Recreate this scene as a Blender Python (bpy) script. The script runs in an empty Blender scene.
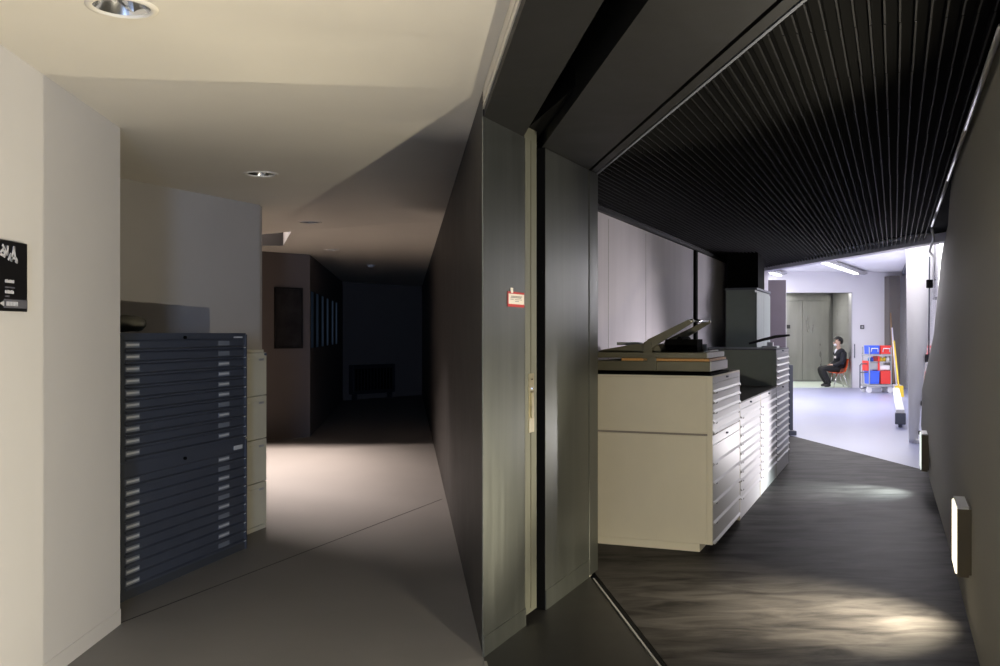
import bpy, bmesh, math, random
from mathutils import Vector, Matrix
from mathutils.geometry import delaunay_2d_cdt
random.seed(7)
S = bpy.context.scene
COL = S.collection

# ------------------------------------------------------------------ camera, world, big lights, exposure
CAM_H = 1.42
cd = bpy.data.cameras.new('camera'); cam = bpy.data.objects.new('camera', cd); COL.objects.link(cam)
cam.location = (0, 0, CAM_H); cam.rotation_euler = (math.pi/2, 0, 0)
cd.sensor_width = 36; cd.lens = 35.0; cd.clip_start = .05; cd.clip_end = 200
S.camera = cam
w = bpy.data.worlds.new('world'); S.world = w; w.use_nodes = True
w.node_tree.nodes['Background'].inputs[0].default_value = (.74, .78, .85, 1)
w.node_tree.nodes['Background'].inputs[1].default_value = .15
S.view_settings.view_transform = 'Standard'; S.view_settings.look = 'None'
S.view_settings.exposure = 0.0; S.view_settings.gamma = 1; S.view_settings.use_curve_mapping = False
S.cycles.use_denoising = True
S.cycles.max_bounces = 8; S.cycles.diffuse_bounces = 5; S.cycles.sample_clamp_indirect = 4

def area(name, loc, target, sx, sy, energy, col, spread=180):
    l = bpy.data.lights.new(name, 'AREA'); l.shape = 'RECTANGLE'; l.size = sx; l.size_y = sy
    l.energy = energy; l.color = col; l.spread = math.radians(spread)
    o = bpy.data.objects.new(name, l); COL.objects.link(o); o.location = loc
    o.rotation_euler = (Vector(target)-Vector(loc)).to_track_quat('-Z', 'Y').to_euler()
    return o
# assumed daylight behind the camera, added as a bluish light without a window
area('assumed_rear_light', (.48, -5.85, 1.55), (-.3, 0, 1.4), .65, 1.3, 330, (.45, .62, 1))
# assumed light from the triangular roof light over the side bay, added in its shaft
area('assumed_roof_light', (-3.1, 11.84, 3.4), (-2.5, 10.2, 0), .9, .06, 285, (1, .84, .76), 112)
# hall: fill lights added under its ceiling, then assumed daylight added before the glazed screen
area('hall_ceiling_fill', (5.2, 24.2, 2.92), (5.2, 24.2, 0), 3.0, 1.6, 145, (1, .96, .96))
area('hall_ceiling_fill', (7.0, 19.0, 2.92), (7.0, 19.0, 0), 3.0, 5.0, 300, (1, .96, .96))
area('hall_ceiling_fill', (5.0, 12.4, 2.92), (5.0, 12.4, 0), .8, 2.6, 45, (1, .96, .96))
area('screen_fill', (5.23, 11.8, 2.3), (4.23, 11.6, 2.1), 2.2, 1.1, 55, (1, .95, 1))

area('recess_fill', (8.2, 27.0, 2.58), (8.2, 27.0, 0), 1.4, 1.0, 60, (1, .98, .92))  # fill light added to brighten the recess, without a fitting
# power, colour, lean of the beam along the wall towards the camera and upwards (degrees), cone, blend
LAMP_GENERAL = [(268, (1, .90, .70), 0, 0, 176, .25), (172, (1, .90, .68), 42, 30, 84, .4), (235, (1, .94, .97), 36, 6, 76, 1)]
LAMP_POOL = [(12, (1, .86, .6)), (340, (1, .90, .66)), (170, (.84, 1, .95))]

# ------------------------------------------------------------------ materials
MATS = {}
def mat(name, col, rough=.5, metal=0, var=.0, scale=6, stretch=None, bump=0, emit=None, estr=0, spec=.5, ramp=(.3, .7), trans=0, dist=0):
    if name in MATS: return MATS[name]
    m = bpy.data.materials.new(name); m.use_nodes = True; MATS[name] = m
    nt = m.node_tree; b = nt.nodes['Principled BSDF']
    b.inputs['Base Color'].default_value = (*col, 1); b.inputs['Roughness'].default_value = rough
    b.inputs['Metallic'].default_value = metal; b.inputs['Specular IOR Level'].default_value = spec
    if trans: b.inputs['Transmission Weight'].default_value = trans
    if emit: b.inputs['Emission Color'].default_value = (*emit, 1); b.inputs['Emission Strength'].default_value = estr
    if var or bump:
        tc = nt.nodes.new('ShaderNodeTexCoord'); mp = nt.nodes.new('ShaderNodeMapping')
        nt.links.new(tc.outputs['Object'], mp.inputs[0])
        if stretch: mp.inputs['Scale'].default_value = stretch[:3]; mp.inputs['Rotation'].default_value = (0, 0, stretch[3] if len(stretch) > 3 else 0)
        nz = nt.nodes.new('ShaderNodeTexNoise'); nz.inputs['Scale'].default_value = scale
        nz.inputs['Detail'].default_value = 8; nz.inputs['Distortion'].default_value = dist; nz.inputs['Roughness'].default_value = .6
        nt.links.new(mp.outputs[0], nz.inputs['Vector'])
        if var:
            r = nt.nodes.new('ShaderNodeValToRGB')
            r.color_ramp.elements[0].position = ramp[0]; r.color_ramp.elements[1].position = ramp[1]
            r.color_ramp.elements[0].color = (*[c*(1-var) for c in col], 1)
            r.color_ramp.elements[1].color = (*[min(1, c*(1+var)) for c in col], 1)
            nt.links.new(nz.outputs['Fac'], r.inputs[0]); nt.links.new(r.outputs[0], b.inputs['Base Color'])
            mr = nt.nodes.new('ShaderNodeMapRange'); mr.inputs[3].default_value = max(0, rough-.08); mr.inputs[4].default_value = min(1, rough+.08)
            nt.links.new(nz.outputs['Fac'], mr.inputs[0]); nt.links.new(mr.outputs[0], b.inputs['Roughness'])
        if bump:
            bp = nt.nodes.new('ShaderNodeBump'); bp.inputs['Strength'].default_value = bump; bp.inputs['Distance'].default_value = .01
            nt.links.new(nz.outputs['Fac'], bp.inputs['Height']); nt.links.new(bp.outputs[0], b.inputs['Normal'])
    return m
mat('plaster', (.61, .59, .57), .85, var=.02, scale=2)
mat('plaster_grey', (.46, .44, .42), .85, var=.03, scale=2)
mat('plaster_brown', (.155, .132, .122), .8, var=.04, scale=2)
mat('plaster_ceiling', (.76, .71, .61), .9, var=.02, scale=2)
mat('wall_olive', (.30, .29, .25), .7, var=.03, scale=2)
mat('wall_dark', (.035, .031, .029), .55, var=.1, scale=3)
mat('wall_alcove', (.84, .79, .84), .75, var=.05, scale=1.5, stretch=(3, 3, .25))
mat('steel_dark', (.19, .20, .185), .40, .92, var=.12, scale=5, stretch=(3, 3, .2), bump=.05)
mat('steel_soffit', (.0055, .0055, .0057), .55, .0, spec=.25, var=.12, scale=4)
mat('shaft_shade', (.012, .011, .0105), .9, spec=.1)  # near-black base colour stands in for shade inside the roof light shaft
mat('black', (.003, .003, .003), .9, spec=.08)
mat('slat_black', (.0065, .0065, .007), .6, spec=.12)
mat('floor_grey', (.20, .188, .176), .62, var=.06, scale=3, bump=.03)
mat('joint', (.05, .045, .045), .8)
mat('joint_light', (.25, .24, .21), .5)
mat('concrete_dark', (.036, .033, .032), .5, var=.6, scale=1.9, stretch=(1.2, 3.8, 1, .15), bump=.2, spec=.1, ramp=(.34, .66), dist=.7)
mat('threshold_shade', (.016, .015, .014), .45, var=.2, scale=4)  # near-black colour stands in for the unlit floor under the portal
mat('hall_floor', (.30, .32, .47), .35, var=.05, scale=1.2)
mat('hall_white', (.84, .83, .85), .8)
mat('hall_recess_floor', (.62, .70, .64), .5)
mat('lilac_paint', (.80, .77, .88), .6)
mat('door_edge', (.15, .15, .115), .5, .2, var=.15, scale=6, stretch=(1, 1, .3))
mat('brass', (.42, .37, .24), .35, .8, var=.2, scale=20)
mat('steel', (.42, .42, .40), .3, .7, var=.12, scale=3, stretch=(2, 2, .3))
mat('chrome', (.75, .75, .75), .15, 1)
mat('aluminium', (.55, .55, .57), .35, .8)
mat('navy_metal', (.048, .056, .078), .45, .0, var=.06, scale=5)
mat('navy_dark', (.04, .045, .055), .5)
mat('tag_white', (.48, .5, .54), .6)
mat('tag_clear', (.16, .18, .22), .35)
mat('beige_metal', (.60, .575, .46), .5, var=.03)
mat('white_metal', (.62, .575, .46), .45, var=.02)
mat('white_enamel', (.47, .47, .48), .4)
mat('linoleum_black', (.02, .018, .017), .5, var=.2)
mat('grey_green', (.20, .235, .22), .45, var=.04)
mat('olive_metal', (.13, .12, .08), .45, .3, var=.1)
mat('wood_orange', (.5, .26, .08), .5, var=.2, scale=12, stretch=(1, 8, 8))
mat('grey_metal', (.45, .45, .46), .4, .5)
mat('mauve_panel', (.15, .125, .14), .7, var=.03)
mat('slate', (.10, .11, .14), .6)
mat('lamp_brown', (.16, .13, .08), .5, .3)
mat('lamp_top', (.8, .8, .8), .4)
mat('lamp_glow_warm', (.9, .88, .8), .4, emit=(1, .86, .62), estr=2.2)
mat('lamp_glow_cool', (.9, .9, .9), .4, emit=(.9, 1, .9), estr=1.0)
mat('tube_glow', (1, 1, 1), .4, emit=(.97, .96, 1), estr=6)
mat('sign_black', (.006, .006, .007), .35)
mat('sign_white', (.55, .55, .58), .6)
mat('sign_grey', (.10, .10, .12), .6)
mat('paper_white', (.80, .74, .66), .8)
mat('paper_red', (.50, .05, .05), .7)
mat('ink_grey', (.25, .22, .2), .8)
mat('poster_frame', (.012, .011, .011), .5)
mat('poster_print', (.018, .016, .016), .6, var=.8, scale=5)
mat('cloth_olive', (.10, .095, .075), .9)
mat('frosted', (.5, .6, .75), .6)
mat('radiator', (.02, .021, .028), .6)
mat('skin', (.55, .36, .27), .55)
mat('suit', (.012, .013, .018), .8)
mat('trouser', (.015, .015, .016), .8)
mat('hair', (.010, .009, .009), .6)
mat('shirt', (.75, .75, .78), .8)
mat('shoe', (.01, .01, .01), .4)
mat('orange_plastic', (.72, .10, .03), .5)
mat('blue_plastic', (.05, .13, .75), .4)
mat('cyan_plastic', (.02, .25, .5), .4)
mat('red_plastic', (.80, .05, .04), .4)
mat('yellow_plastic', (.70, .50, .04), .5)
mat('mop_wood', (.32, .2, .1), .6)
mat('brown_panel', (.16, .145, .13), .7)
mat('white_plastic', (.82, .82, .84), .4)
mat('dark_plastic', (.03, .03, .035), .5)
mat('glass_screen', (.75, .76, .80), .06, spec=.9)
mat('floor_mat', (.03, .03, .033), .6)
# scuffed concrete: the sheen breaks up with the same brushed pattern
_nt = MATS['concrete_dark'].node_tree; _b = _nt.nodes['Principled BSDF']
_nz = next(n for n in _nt.nodes if n.type == 'TEX_NOISE')
_mr = _nt.nodes.new('ShaderNodeMapRange'); _mr.inputs[1].default_value = .25; _mr.inputs[2].default_value = .75
_mr.inputs[3].default_value = .012; _mr.inputs[4].default_value = .055
_nt.links.new(_nz.outputs['Fac'], _mr.inputs[0]); _nt.links.new(_mr.outputs[0], _b.inputs['Specular IOR Level'])
# frosted panes pass daylight through
nt = MATS['frosted'].node_tree
tr = nt.nodes.new('ShaderNodeBsdfTranslucent'); tr.inputs[0].default_value = (.55, .68, .85, 1)
nt.links.new(tr.outputs[0], nt.nodes['Material Output'].inputs[0])

# ------------------------------------------------------------------ mesh helpers
class MB:
    def __init__(s): s.v = []; s.f = []
    def quad(s, a, b, c, d): n = len(s.v); s.v += [tuple(a), tuple(b), tuple(c), tuple(d)]; s.f.append((n, n+1, n+2, n+3)); return s
    def box(s, x0, x1, y0, y1, z0, z1):
        n = len(s.v)
        s.v += [(x0,y0,z0),(x1,y0,z0),(x1,y1,z0),(x0,y1,z0),(x0,y0,z1),(x1,y0,z1),(x1,y1,z1),(x0,y1,z1)]
        s.f += [(n,n+3,n+2,n+1),(n+4,n+5,n+6,n+7),(n,n+1,n+5,n+4),(n+1,n+2,n+6,n+5),(n+2,n+3,n+7,n+6),(n+3,n,n+4,n+7)]
        return s
    def prism(s, pts, z0, z1):                       # plan polygon, CCW or CW, extruded
        a = sum(pts[i][0]*pts[(i+1)%len(pts)][1]-pts[(i+1)%len(pts)][0]*pts[i][1] for i in range(len(pts)))
        if a < 0: pts = pts[::-1]
        n = len(s.v); k = len(pts)
        s.v += [(p[0], p[1], z0) for p in pts]+[(p[0], p[1], z1) for p in pts]
        s.f += [tuple(range(n+k-1, n-1, -1)), tuple(range(n+k, n+2*k))]
        s.f += [(n+i, n+(i+1)%k, n+k+(i+1)%k, n+k+i) for i in range(k)]
        return s
    def prism_y(s, pts, y0, y1):                     # outline in (x,z) extruded along y
        a = sum(pts[i][0]*pts[(i+1)%len(pts)][1]-pts[(i+1)%len(pts)][0]*pts[i][1] for i in range(len(pts)))
        if a < 0: pts = pts[::-1]
        n = len(s.v); k = len(pts)
        s.v += [(p[0], y0, p[1]) for p in pts]+[(p[0], y1, p[1]) for p in pts]
        s.f += [tuple(range(n, n+k)), tuple(range(n+2*k-1, n+k-1, -1))]
        s.f += [(n+(i+1)%k, n+i, n+k+i, n+k+(i+1)%k) for i in range(k)]
        return s
    def prism_x(s, pts, x0, x1):                     # outline in (y,z) extruded along x
        a = sum(pts[i][0]*pts[(i+1)%len(pts)][1]-pts[(i+1)%len(pts)][0]*pts[i][1] for i in range(len(pts)))
        if a < 0: pts = pts[::-1]
        n = len(s.v); k = len(pts)
        s.v += [(x0, p[0], p[1]) for p in pts]+[(x1, p[0], p[1]) for p in pts]
        s.f += [tuple(range(n+k-1, n-1, -1)), tuple(range(n+k, n+2*k))]
        s.f += [(n+i, n+(i+1)%k, n+k+(i+1)%k, n+k+i) for i in range(k)]
        return s
    def tube(s, pts, r, seg=8, closed_ends=True):
        pts = [Vector(p) for p in pts]; rr = r if isinstance(r, (list, tuple)) else [r]*len(pts)
        n = len(s.v); prev = None
        for i, p in enumerate(pts):
            d = (pts[min(i+1, len(pts)-1)]-pts[max(i-1, 0)]).normalized()
            if prev is None:
                a = d.orthogonal().normalized()
            else:
                a = (prev-d*prev.dot(d)).normalized()
            prev = a; b = d.cross(a)
            for k in range(seg):
                t = 2*math.pi*k/seg; s.v.append(tuple(p+(a*math.cos(t)+b*math.sin(t))*rr[i]))
        for i in range(len(pts)-1):
            for k in range(seg):
                s.f.append((n+i*seg+k, n+i*seg+(k+1)%seg, n+(i+1)*seg+(k+1)%seg, n+(i+1)*seg+k))
        if closed_ends:
            s.f.append(tuple(n+k for k in range(seg-1, -1, -1))); m = n+(len(pts)-1)*seg; s.f.append(tuple(m+k for k in range(seg)))
        return s
    def lathe(s, prof, c=(0, 0, 0), seg=24):
        n = len(s.v); k = len(prof)
        for i in range(seg):
            t = 2*math.pi*i/seg
            for (r, z) in prof: s.v.append((c[0]+r*math.cos(t), c[1]+r*math.sin(t), c[2]+z))
        for i in range(seg):
            j = (i+1) % seg
            for q in range(k-1): s.f.append((n+i*k+q, n+j*k+q, n+j*k+q+1, n+i*k+q+1))
        return s
    def build(s, name, m, parent=None, bevel=0, smooth=False):
        me = bpy.data.meshes.new(name); me.from_pydata(s.v, [], s.f); me.update()
        bm = bmesh.new(); bm.from_mesh(me)
        if bevel:
            try: bmesh.ops.bevel(bm, geom=[e for e in bm.edges], offset=bevel, segments=1, affect='EDGES', profile=.5)
            except Exception: pass
        bm.to_mesh(me); bm.free()
        me.materials.append(MATS[m])
        if smooth:
            for p in me.polygons: p.use_smooth = True
        return link(name, me, parent)
def link(name, me, parent=None):
    o = bpy.data.objects.new(name, me); COL.objects.link(o)
    if parent: o.parent = parent
    return o
def tag(o, label, cat, group=None):
    o['label'] = label; o['category'] = cat
    if group: o['group'] = group
    return o
def thing(name, label, cat, loc=(0, 0, 0), rz=0, group=None):
    o = bpy.data.objects.new(name, None); COL.objects.link(o); o.empty_display_size = .1
    o.location = loc; o.rotation_euler = (0, 0, rz)
    return tag(o, label, cat, group)
def struct(o, label=None):
    o['kind'] = 'structure'
    if label: o['label'] = label
    return o
def copy_tree(o, parent=None):
    c = o.copy(); COL.objects.link(c); c.parent = parent
    for ch in list(o.children): copy_tree(ch, c)
    return c
def W(px, py, Y): return Vector(((px-500)/972*Y, Y, CAM_H-(py-333)/972*Y))
def unit(x, y): l = math.hypot(x, y); return (x/l, y/l)

# ------------------------------------------------------------------ plan geometry
V = unit(.41, 1)                      # direction of the right corridor
VA = math.atan2(V[1], V[0])
def xl(y): return .331-.095*y         # left face of the dark middle wall / lintel
def xr(y): return .3635+.406*y        # right corridor's right wall
def xc(y): return -2.241+.41*y        # wall behind the chests
U = unit(-.095, 1); NU = (U[1], -U[0])
P0 = (-.074, 4.26)
def lin(n, y):                        # x at given y on the line parallel to the lintel, n metres right of its left face
    return xl(y)+n/NU[0]
def xh(y): return 4.4-.108*(y-10.07)  # hall opening line
def xg(y): return .75+.387*y          # glazed screen of the hall
Z_L, Z_R, Z_H = 2.49, 2.37, 3.0

def wall_seg(name, p, q, z0, z1, th, m, parent=None):
    d = unit(q[0]-p[0], q[1]-p[1]); n = (-d[1]*th, d[0]*th)
    return MB().prism([p, q, (q[0]+n[0], q[1]+n[1]), (p[0]+n[0], p[1]+n[1])], z0, z1).build(name, m, parent)

# ---- floors
f = struct(MB().prism([(-7, -6.2), (xl(-6.2), -6.2), (xl(24), 24), (-7, 24)], -.2, 0).build('floor_left', 'floor_grey'), 'smooth warm grey floor of the left corridor')
def strip(a, b, w_, z0, z1, name, m, parent):
    d = unit(b[0]-a[0], b[1]-a[1]); n = (-d[1]*w_/2, d[0]*w_/2)
    return MB().prism([(a[0]+n[0], a[1]+n[1]), (b[0]+n[0], b[1]+n[1]), (b[0]-n[0], b[1]-n[1]), (a[0]-n[0], a[1]-n[1])], z0, z1).build(name, m, parent)
a_, b_ = W(250, 573, 1380/240), W(442, 499, 1380/166)
dd = (b_-a_); a2 = a_-dd*.42; strip((a2.x, a2.y), (b_.x, b_.y), .008, -.01, .0015, 'floor_joint', 'joint', f)
f2 = struct(MB().prism([(xl(-.065), -.065), (lin(.73, 2.0), 2.0), (lin(.73, 6.2), 6.2), (lin(0, 6.2), 6.2)], -.2, -.0005).build('floor_threshold', 'threshold_shade'), 'floor under the portal with its shade put into the colour')
strip((lin(.005, 4.2), 4.2), (lin(.005, 0), 0), .012, -.01, .003, 'edge_strip', 'joint_light', f2)
strip((lin(.74, 5.62), 5.62), (lin(.74, 1.95), 1.95), .010, -.01, .004, 'floor_track', 'grey_metal', f2)
strip((lin(.76, 5.62), 5.62), (lin(.76, 1.95), 1.95), .022, -.01, .001, 'floor_groove', 'black', f2)
f3 = struct(MB().prism([(lin(.775, 1.55), 1.55), (xr(1.6)+.1, 1.6), (xr(10.2)+.1, 10.2), (xh(10.2), 10.2), (xh(15.5), 15.5), (xc(13.4)-.8, 13.4), (lin(.775, 7.6), 7.6)], -.2, -.0002).build('floor_right', 'concrete_dark'), 'dark brushed concrete floor of the right corridor')
f4 = struct(MB().prism([(xh(10.1), 10.1), (12.5, 10.1), (12.5, 30), (2.4, 30), (xh(15.4), 15.4)], -.2, 0).build('floor_hall', 'hall_floor'), 'pale blue floor of the bright hall')
MB().prism([(7.0, 25.2), (9.12, 25.2), (9.74, 28.5), (7.0, 28.5)], -.01, .002).build('recess_floor', 'hall_recess_floor', f4)

# ---- left ceiling with holes for the downlights and the roof light
DL = [(W(122, 5, 3.19).x, 3.19, .098), (W(261, 168, 6.3).x, 6.3, .098), (W(310, 222, 9.37).x, 9.37, .098), (W(332, 250.5, 12.5).x, 12.5, .098)]
WELL = [(-2.2, 10.25), (-2.66, 11.93), (-4.3, 11.9)]
def dip(x, y):
    if y < 3.6: k = 0
    elif y < 4.74: k = (y-3.6)/1.14
    else: k = max(0, 1-(y-4.74)/4.5)
    return .07*k*max(0, min(1, (-x-.1)/1.75))
pts, edges = [], []
for (x, y) in [(-7, -6.2), (xl(-6.2), -6.2), (xl(24), 24), (-7, 24)]: pts.append((x, y))
def ring(poly):
    n = len(pts); pts.extend(poly); edges.extend([(n+i, n+(i+1) % len(poly)) for i in range(len(poly))])
ring(WELL)
for (x, y, r) in DL: ring([(x+r*math.cos(t*math.pi/12), y+r*math.sin(t*math.pi/12)) for t in range(24)])
for yy in [2.6, 3.6, 4.2, 4.74, 5.6, 7.0, 8.2, 9.4]:
    for xx in [-.95, -1.85, -2.7, -3.6]: pts.append((xx, yy))
    pts.append((xl(yy), yy))
vo, eo, fo, *_ = delaunay_2d_cdt([Vector(p) for p in pts], edges, [], 0, 1e-5)
def inpoly(p, poly):
    r = False
    for i in range(len(poly)):
        (x1, y1), (x2, y2) = poly[i], poly[(i+1) % len(poly)]
        if (y1 > p[1]) != (y2 > p[1]) and p[0] < (x2-x1)*(p[1]-y1)/(y2-y1)+x1: r = not r
    return r
mb = MB(); mb.v = [(v.x, v.y, Z_L-dip(v.x, v.y)) for v in vo]
for t in fo:
    cx, cy = sum(vo[i].x for i in t)/len(t), sum(vo[i].y for i in t)/len(t)
    if inpoly((cx, cy), WELL) or any(math.hypot(cx-x, cy-y) < r*.97 for x, y, r in DL): continue
    mb.f.append(tuple(reversed(t)))
cl = struct(mb.build('ceiling_left', 'plaster_ceiling', smooth=True), 'pale plaster ceiling of the left corridor')
mb = MB()
for i in range(3):
    a, b = WELL[i], WELL[(i+1) % 3]
    mb.quad((a[0], a[1], Z_L), (b[0], b[1], Z_L), (b[0], b[1], 3.6), (a[0], a[1], 3.6))
mb.build('roof_light_shaft', 'shaft_shade', cl)
MB().prism(WELL, 3.6, 3.65).build('roof_light_cap', 'plaster', cl)
# solid slab above so no sky leaks around the recessed fittings
struct(MB().prism([(-7, -6.2), (xl(-6.2)+.05, -6.2), (xl(9.9)+.05, 9.9), (-7, 9.9)], 2.62, 2.7).build('ceiling_slab', 'black'), 'hidden slab over the left corridor')
struct(MB().prism([(-7, 12.3), (xl(12.3)+.05, 12.3), (xl(24)+.05, 24), (-7, 24)], 2.62, 2.7).build('ceiling_slab', 'black'), 'hidden slab over the far end of the left corridor')

# ---- left walls
struct(wall_seg('wall_left', (-1.852, -6), (-1.852, 4.74), 0, 2.62, .18, 'plaster'), 'pale plaster wall with the black sign')
struct(wall_seg('baseboard_left', (-1.849, -6), (-1.849, 4.742), 0, .075, .02, 'plaster'), 'low plaster skirting flush with the left wall')
struct(wall_seg('wall_left_return', (-1.87, 4.56), (-3.6, 4.56), 0, 2.62, -.18, 'plaster'), 'return of the left wall into the cabinet bay')
struct(wall_seg('wall_left_bay', (-3.24, 4.42), (-1.97, 7.98), 0, 2.62, .15, 'plaster_grey'), 'grey plaster wall behind the filing cabinets')
struct(wall_seg('wall_left_bay_end', (-2.0, 7.98), (-6.9, 8.7), 0, 2.62, -.12, 'plaster_grey'), 'end of the cabinet bay wall')
struct(wall_seg('wall_left_far_side', (-6.2, 8.2), (-6.2, 14.0), 0, 2.62, .15, 'plaster_grey'), 'outer wall of the side bay')
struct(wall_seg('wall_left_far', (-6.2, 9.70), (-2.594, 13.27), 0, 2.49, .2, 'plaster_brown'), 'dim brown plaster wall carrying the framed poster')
# receding wall with the window of frosted strips
A, B = Vector((-2.594, 13.27)), Vector((-3.30, 20.4))
wd = (B-A).normalized(); wl = (B-A).length; wn = Vector((-wd.y, wd.x))
wr = bpy.data.objects.new('wall_left_window', None); COL.objects.link(wr); wr.location = (A.x, A.y, 0); wr.rotation_euler = (0, 0, math.atan2(wd.y, wd.x)); struct(wr, 'dim olive wall with the strip window')
mb = MB(); mb.box(0, wl, 0, .16, 0, 1.21); mb.box(0, wl, 0, .16, 2.0, 2.5); mb.box(0, .13, 0, .16, 1.21, 2.0); mb.box(5.75, wl, 0, .16, 1.21, 2.0)
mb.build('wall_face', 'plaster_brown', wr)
wi = bpy.data.objects.new('window_1', None); COL.objects.link(wi); wi.location = wr.location; wi.rotation_euler = wr.rotation_euler; struct(wi, 'dark window of upright frosted strips')
ps = [.14, .95, 1.9, 2.9, 4.05, 5.05]
for i, x in enumerate(ps):
    nx = ps[i+1] if i < 5 else 5.75
    MB().box(x, x+.42, .004, .014, 1.21, 2.0).build('pane', 'frosted', wi)
    MB().box(x+.42, nx, .0, .09, 1.21, 2.0).build('mullion', 'poster_frame', wi)
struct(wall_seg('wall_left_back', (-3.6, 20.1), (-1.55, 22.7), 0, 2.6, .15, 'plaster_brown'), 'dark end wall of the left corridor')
struct(wall_seg('wall_back', (-2.2, -6.0), (xl(-6)+.2, -6.0), 0, 2.62, -.15, 'plaster'), 'end wall behind the camera')
struct(wall_seg('wall_right_near', (xl(-6), -6), (xl(-.065), -.065), 0, 2.62, -.15, 'plaster'), 'near wall right of the left corridor')

# ---- middle wall: dark left face, alcove wall behind the chests, metal jamb
struct(MB().prism([(xl(4.27), 4.27), (xl(23.5), 23.5), (xl(23.5)+.2, 23.5), (lin(.12, 4.56), 4.56)], 0, 2.6).build('wall_middle', 'wall_dark'), 'dark brown wall along the left corridor')
ja = math.atan2(1.54, .65)            # jamb runs from P0 to (.58, 5.8)
jr = bpy.data.objects.new('trim_1', None); COL.objects.link(jr); jr.location = (P0[0], P0[1], 0); jr.rotation_euler = (0, 0, ja); struct(jr, 'dark metal portal jamb')
JL = math.hypot(.653, 1.54)
def jpos(px):                         # distance along the jamb at an image column
    k = (px-500)/972; c, s_ = math.cos(ja), math.sin(ja)
    return (k*P0[1]-P0[0])/(c-k*s_)
j1, j2, j3, j4, j5 = jpos(525), jpos(537.5), jpos(545), jpos(588.5), jpos(597.5)
MB().box(0, j1, 0, .005, .0, Z_R).build('jamb_panel', 'steel_dark', jr)
MB().box(0, j1, -.006, 0, .0, .085).build('kick_plate', 'steel_dark', jr)
MB().box(j1, j3, .10, .13, 0, Z_R).build('pocket_lining', 'black', jr)
MB().box(j1-.004, j1, .0, .13, 0, Z_R).build('pocket_cheek', 'black', jr)
MB().box(j3, j3+.004, .0, .13, 0, Z_R).build('pocket_cheek', 'black', jr)
MB().box(j3+.004, j4, 0, .03, 0, Z_R).build('jamb_panel', 'steel_dark', jr, .003)
MB().box(j3+.004, j4, -.006, 0, 0, .10).build('kick_plate', 'steel_dark', jr)
MB().box(j4, j4+.02, .015, .03, 0, Z_R).build('shadow_gap', 'black', jr)
MB().box(j4+.02, j5+.01, 0, .5, 0, Z_R).build('jamb_post', 'steel_dark', jr, .003)
MB().box(j4-.004, j4+.04, -.004, 0.0, 0, .006).build('sill_clip', 'joint_light', jr)
# sliding door leaf standing in the pocket, edge on
dr = bpy.data.objects.new('door_1', None); COL.objects.link(dr); dr.location = jr.location; dr.rotation_euler = jr.rotation_euler; struct(dr, 'grey green edge of the sliding door in its pocket')
dz0 = .04
MB().box(j1+.004, j2-.004, .003, .098, dz0, Z_R+.1).build('door_edge', 'door_edge', dr, .002)
jm = (j1+j2)/2
MB().box(jm-.004, jm+.003, .0, .003, dz0+.02, Z_R).build('edge_groove', 'olive_metal', dr)
lk = MB().box(jm-.034, jm+.034, -.002, .003, .93, 1.22).build('lock_plate', 'brass', dr)
MB().box(jm-.018, jm+.016, -.010, -.002, 1.0, 1.13).build('latch', 'brass', lk, .003)
MB().lathe([(0, 0), (.006, 0), (.006, .004), (0, .004)], (jm, -.003, 1.19), 8).build('screw', 'black', lk)
MB().lathe([(0, 0), (.006, 0), (.006, .004), (0, .004)], (jm, -.003, 1.145), 8).build('screw', 'chrome', lk)
# alcove wall
al = struct(MB().prism([(.05, 5.95), (xc(6.3), 6.3), (xc(13.3), 13.3), (xc(13.3)-.9, 13.5), (.0, 6.0)], 0, 2.42).build('wall_alcove', 'wall_alcove'), 'pale lilac wall behind the plan chests')
struct(MB().prism([(.52, 5.84), (-.2, 6.0), (-.2, 6.1), (.50, 5.92)], 0, 2.42).build('wall_alcove_return', 'wall_dark'), 'dark return of the chest alcove')
ar = bpy.data.objects.new('trim_2', None); COL.objects.link(ar); ar.location = (xc(6.3), 6.3, 0); ar.rotation_euler = (0, 0, VA); struct(ar, 'dark rail and strips on the alcove wall')
MB().box(0, 7.6, -.035, 0, 2.325, 2.36).build('ceiling_rail', 'steel_soffit', ar)
k_ = (694.5-500)/972; s0 = (k_*6.3-xc(6.3))/(.41-k_)*math.hypot(1, .41)
MB().box(s0-.06, s0+.06, -.025, 0, .0, 2.33).build('wall_strip', 'black', ar)
MB().box(1.3, 1.306, -.002, 0, .9, 2.3).build('panel_joint', 'plaster_grey', ar)
MB().box(2.5, 2.506, -.002, 0, .9, 2.3).build('panel_joint', 'plaster_grey', ar)

# ---- lintel: runs towards the camera above the opening
def band(n0, n1, ya, yb, z0, z1, name, m, parent):
    return MB().prism([(lin(n0, ya), ya), (lin(n1, ya), ya), (lin(n1, yb), yb), (lin(n0, yb), yb)], z0, z1).build(name, m, parent)
lt = bpy.data.objects.new('trim_3', None); COL.objects.link(lt); lt.location = (0, 0, 0); struct(lt, 'black steel portal lintel over the opening')
Y0 = -.6
band(.006, .228, Y0, 4.74, Z_R, 2.6, 'soffit_panel', 'steel_soffit', lt)
band(.0, .012, Y0, 4.30, Z_R+.035, Z_R+.06, 'edge_bead', 'plaster_ceiling', lt)
band(.0, .012, Y0, 4.30, Z_R+.068, 2.52, 'edge_bead', 'plaster_ceiling', lt)
band(.228, .36, Y0, 5.06, Z_R+.20, 2.6, 'door_slot', 'black', lt)
band(.355, .72, Y0, 5.75, Z_R, 2.6, 'soffit_panel', 'steel_soffit', lt)
band(.72, .738, Y0, 5.75, Z_R+.03, 2.6, 'shadow_gap', 'black', lt)
band(.738, .785, Y0, 5.9, Z_R, 2.6, 'soffit_strip', 'steel_soffit', lt)
band(.785, .80, Y0, 7.2, Z_R+.03, 2.6, 'shadow_gap', 'black', lt)
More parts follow.
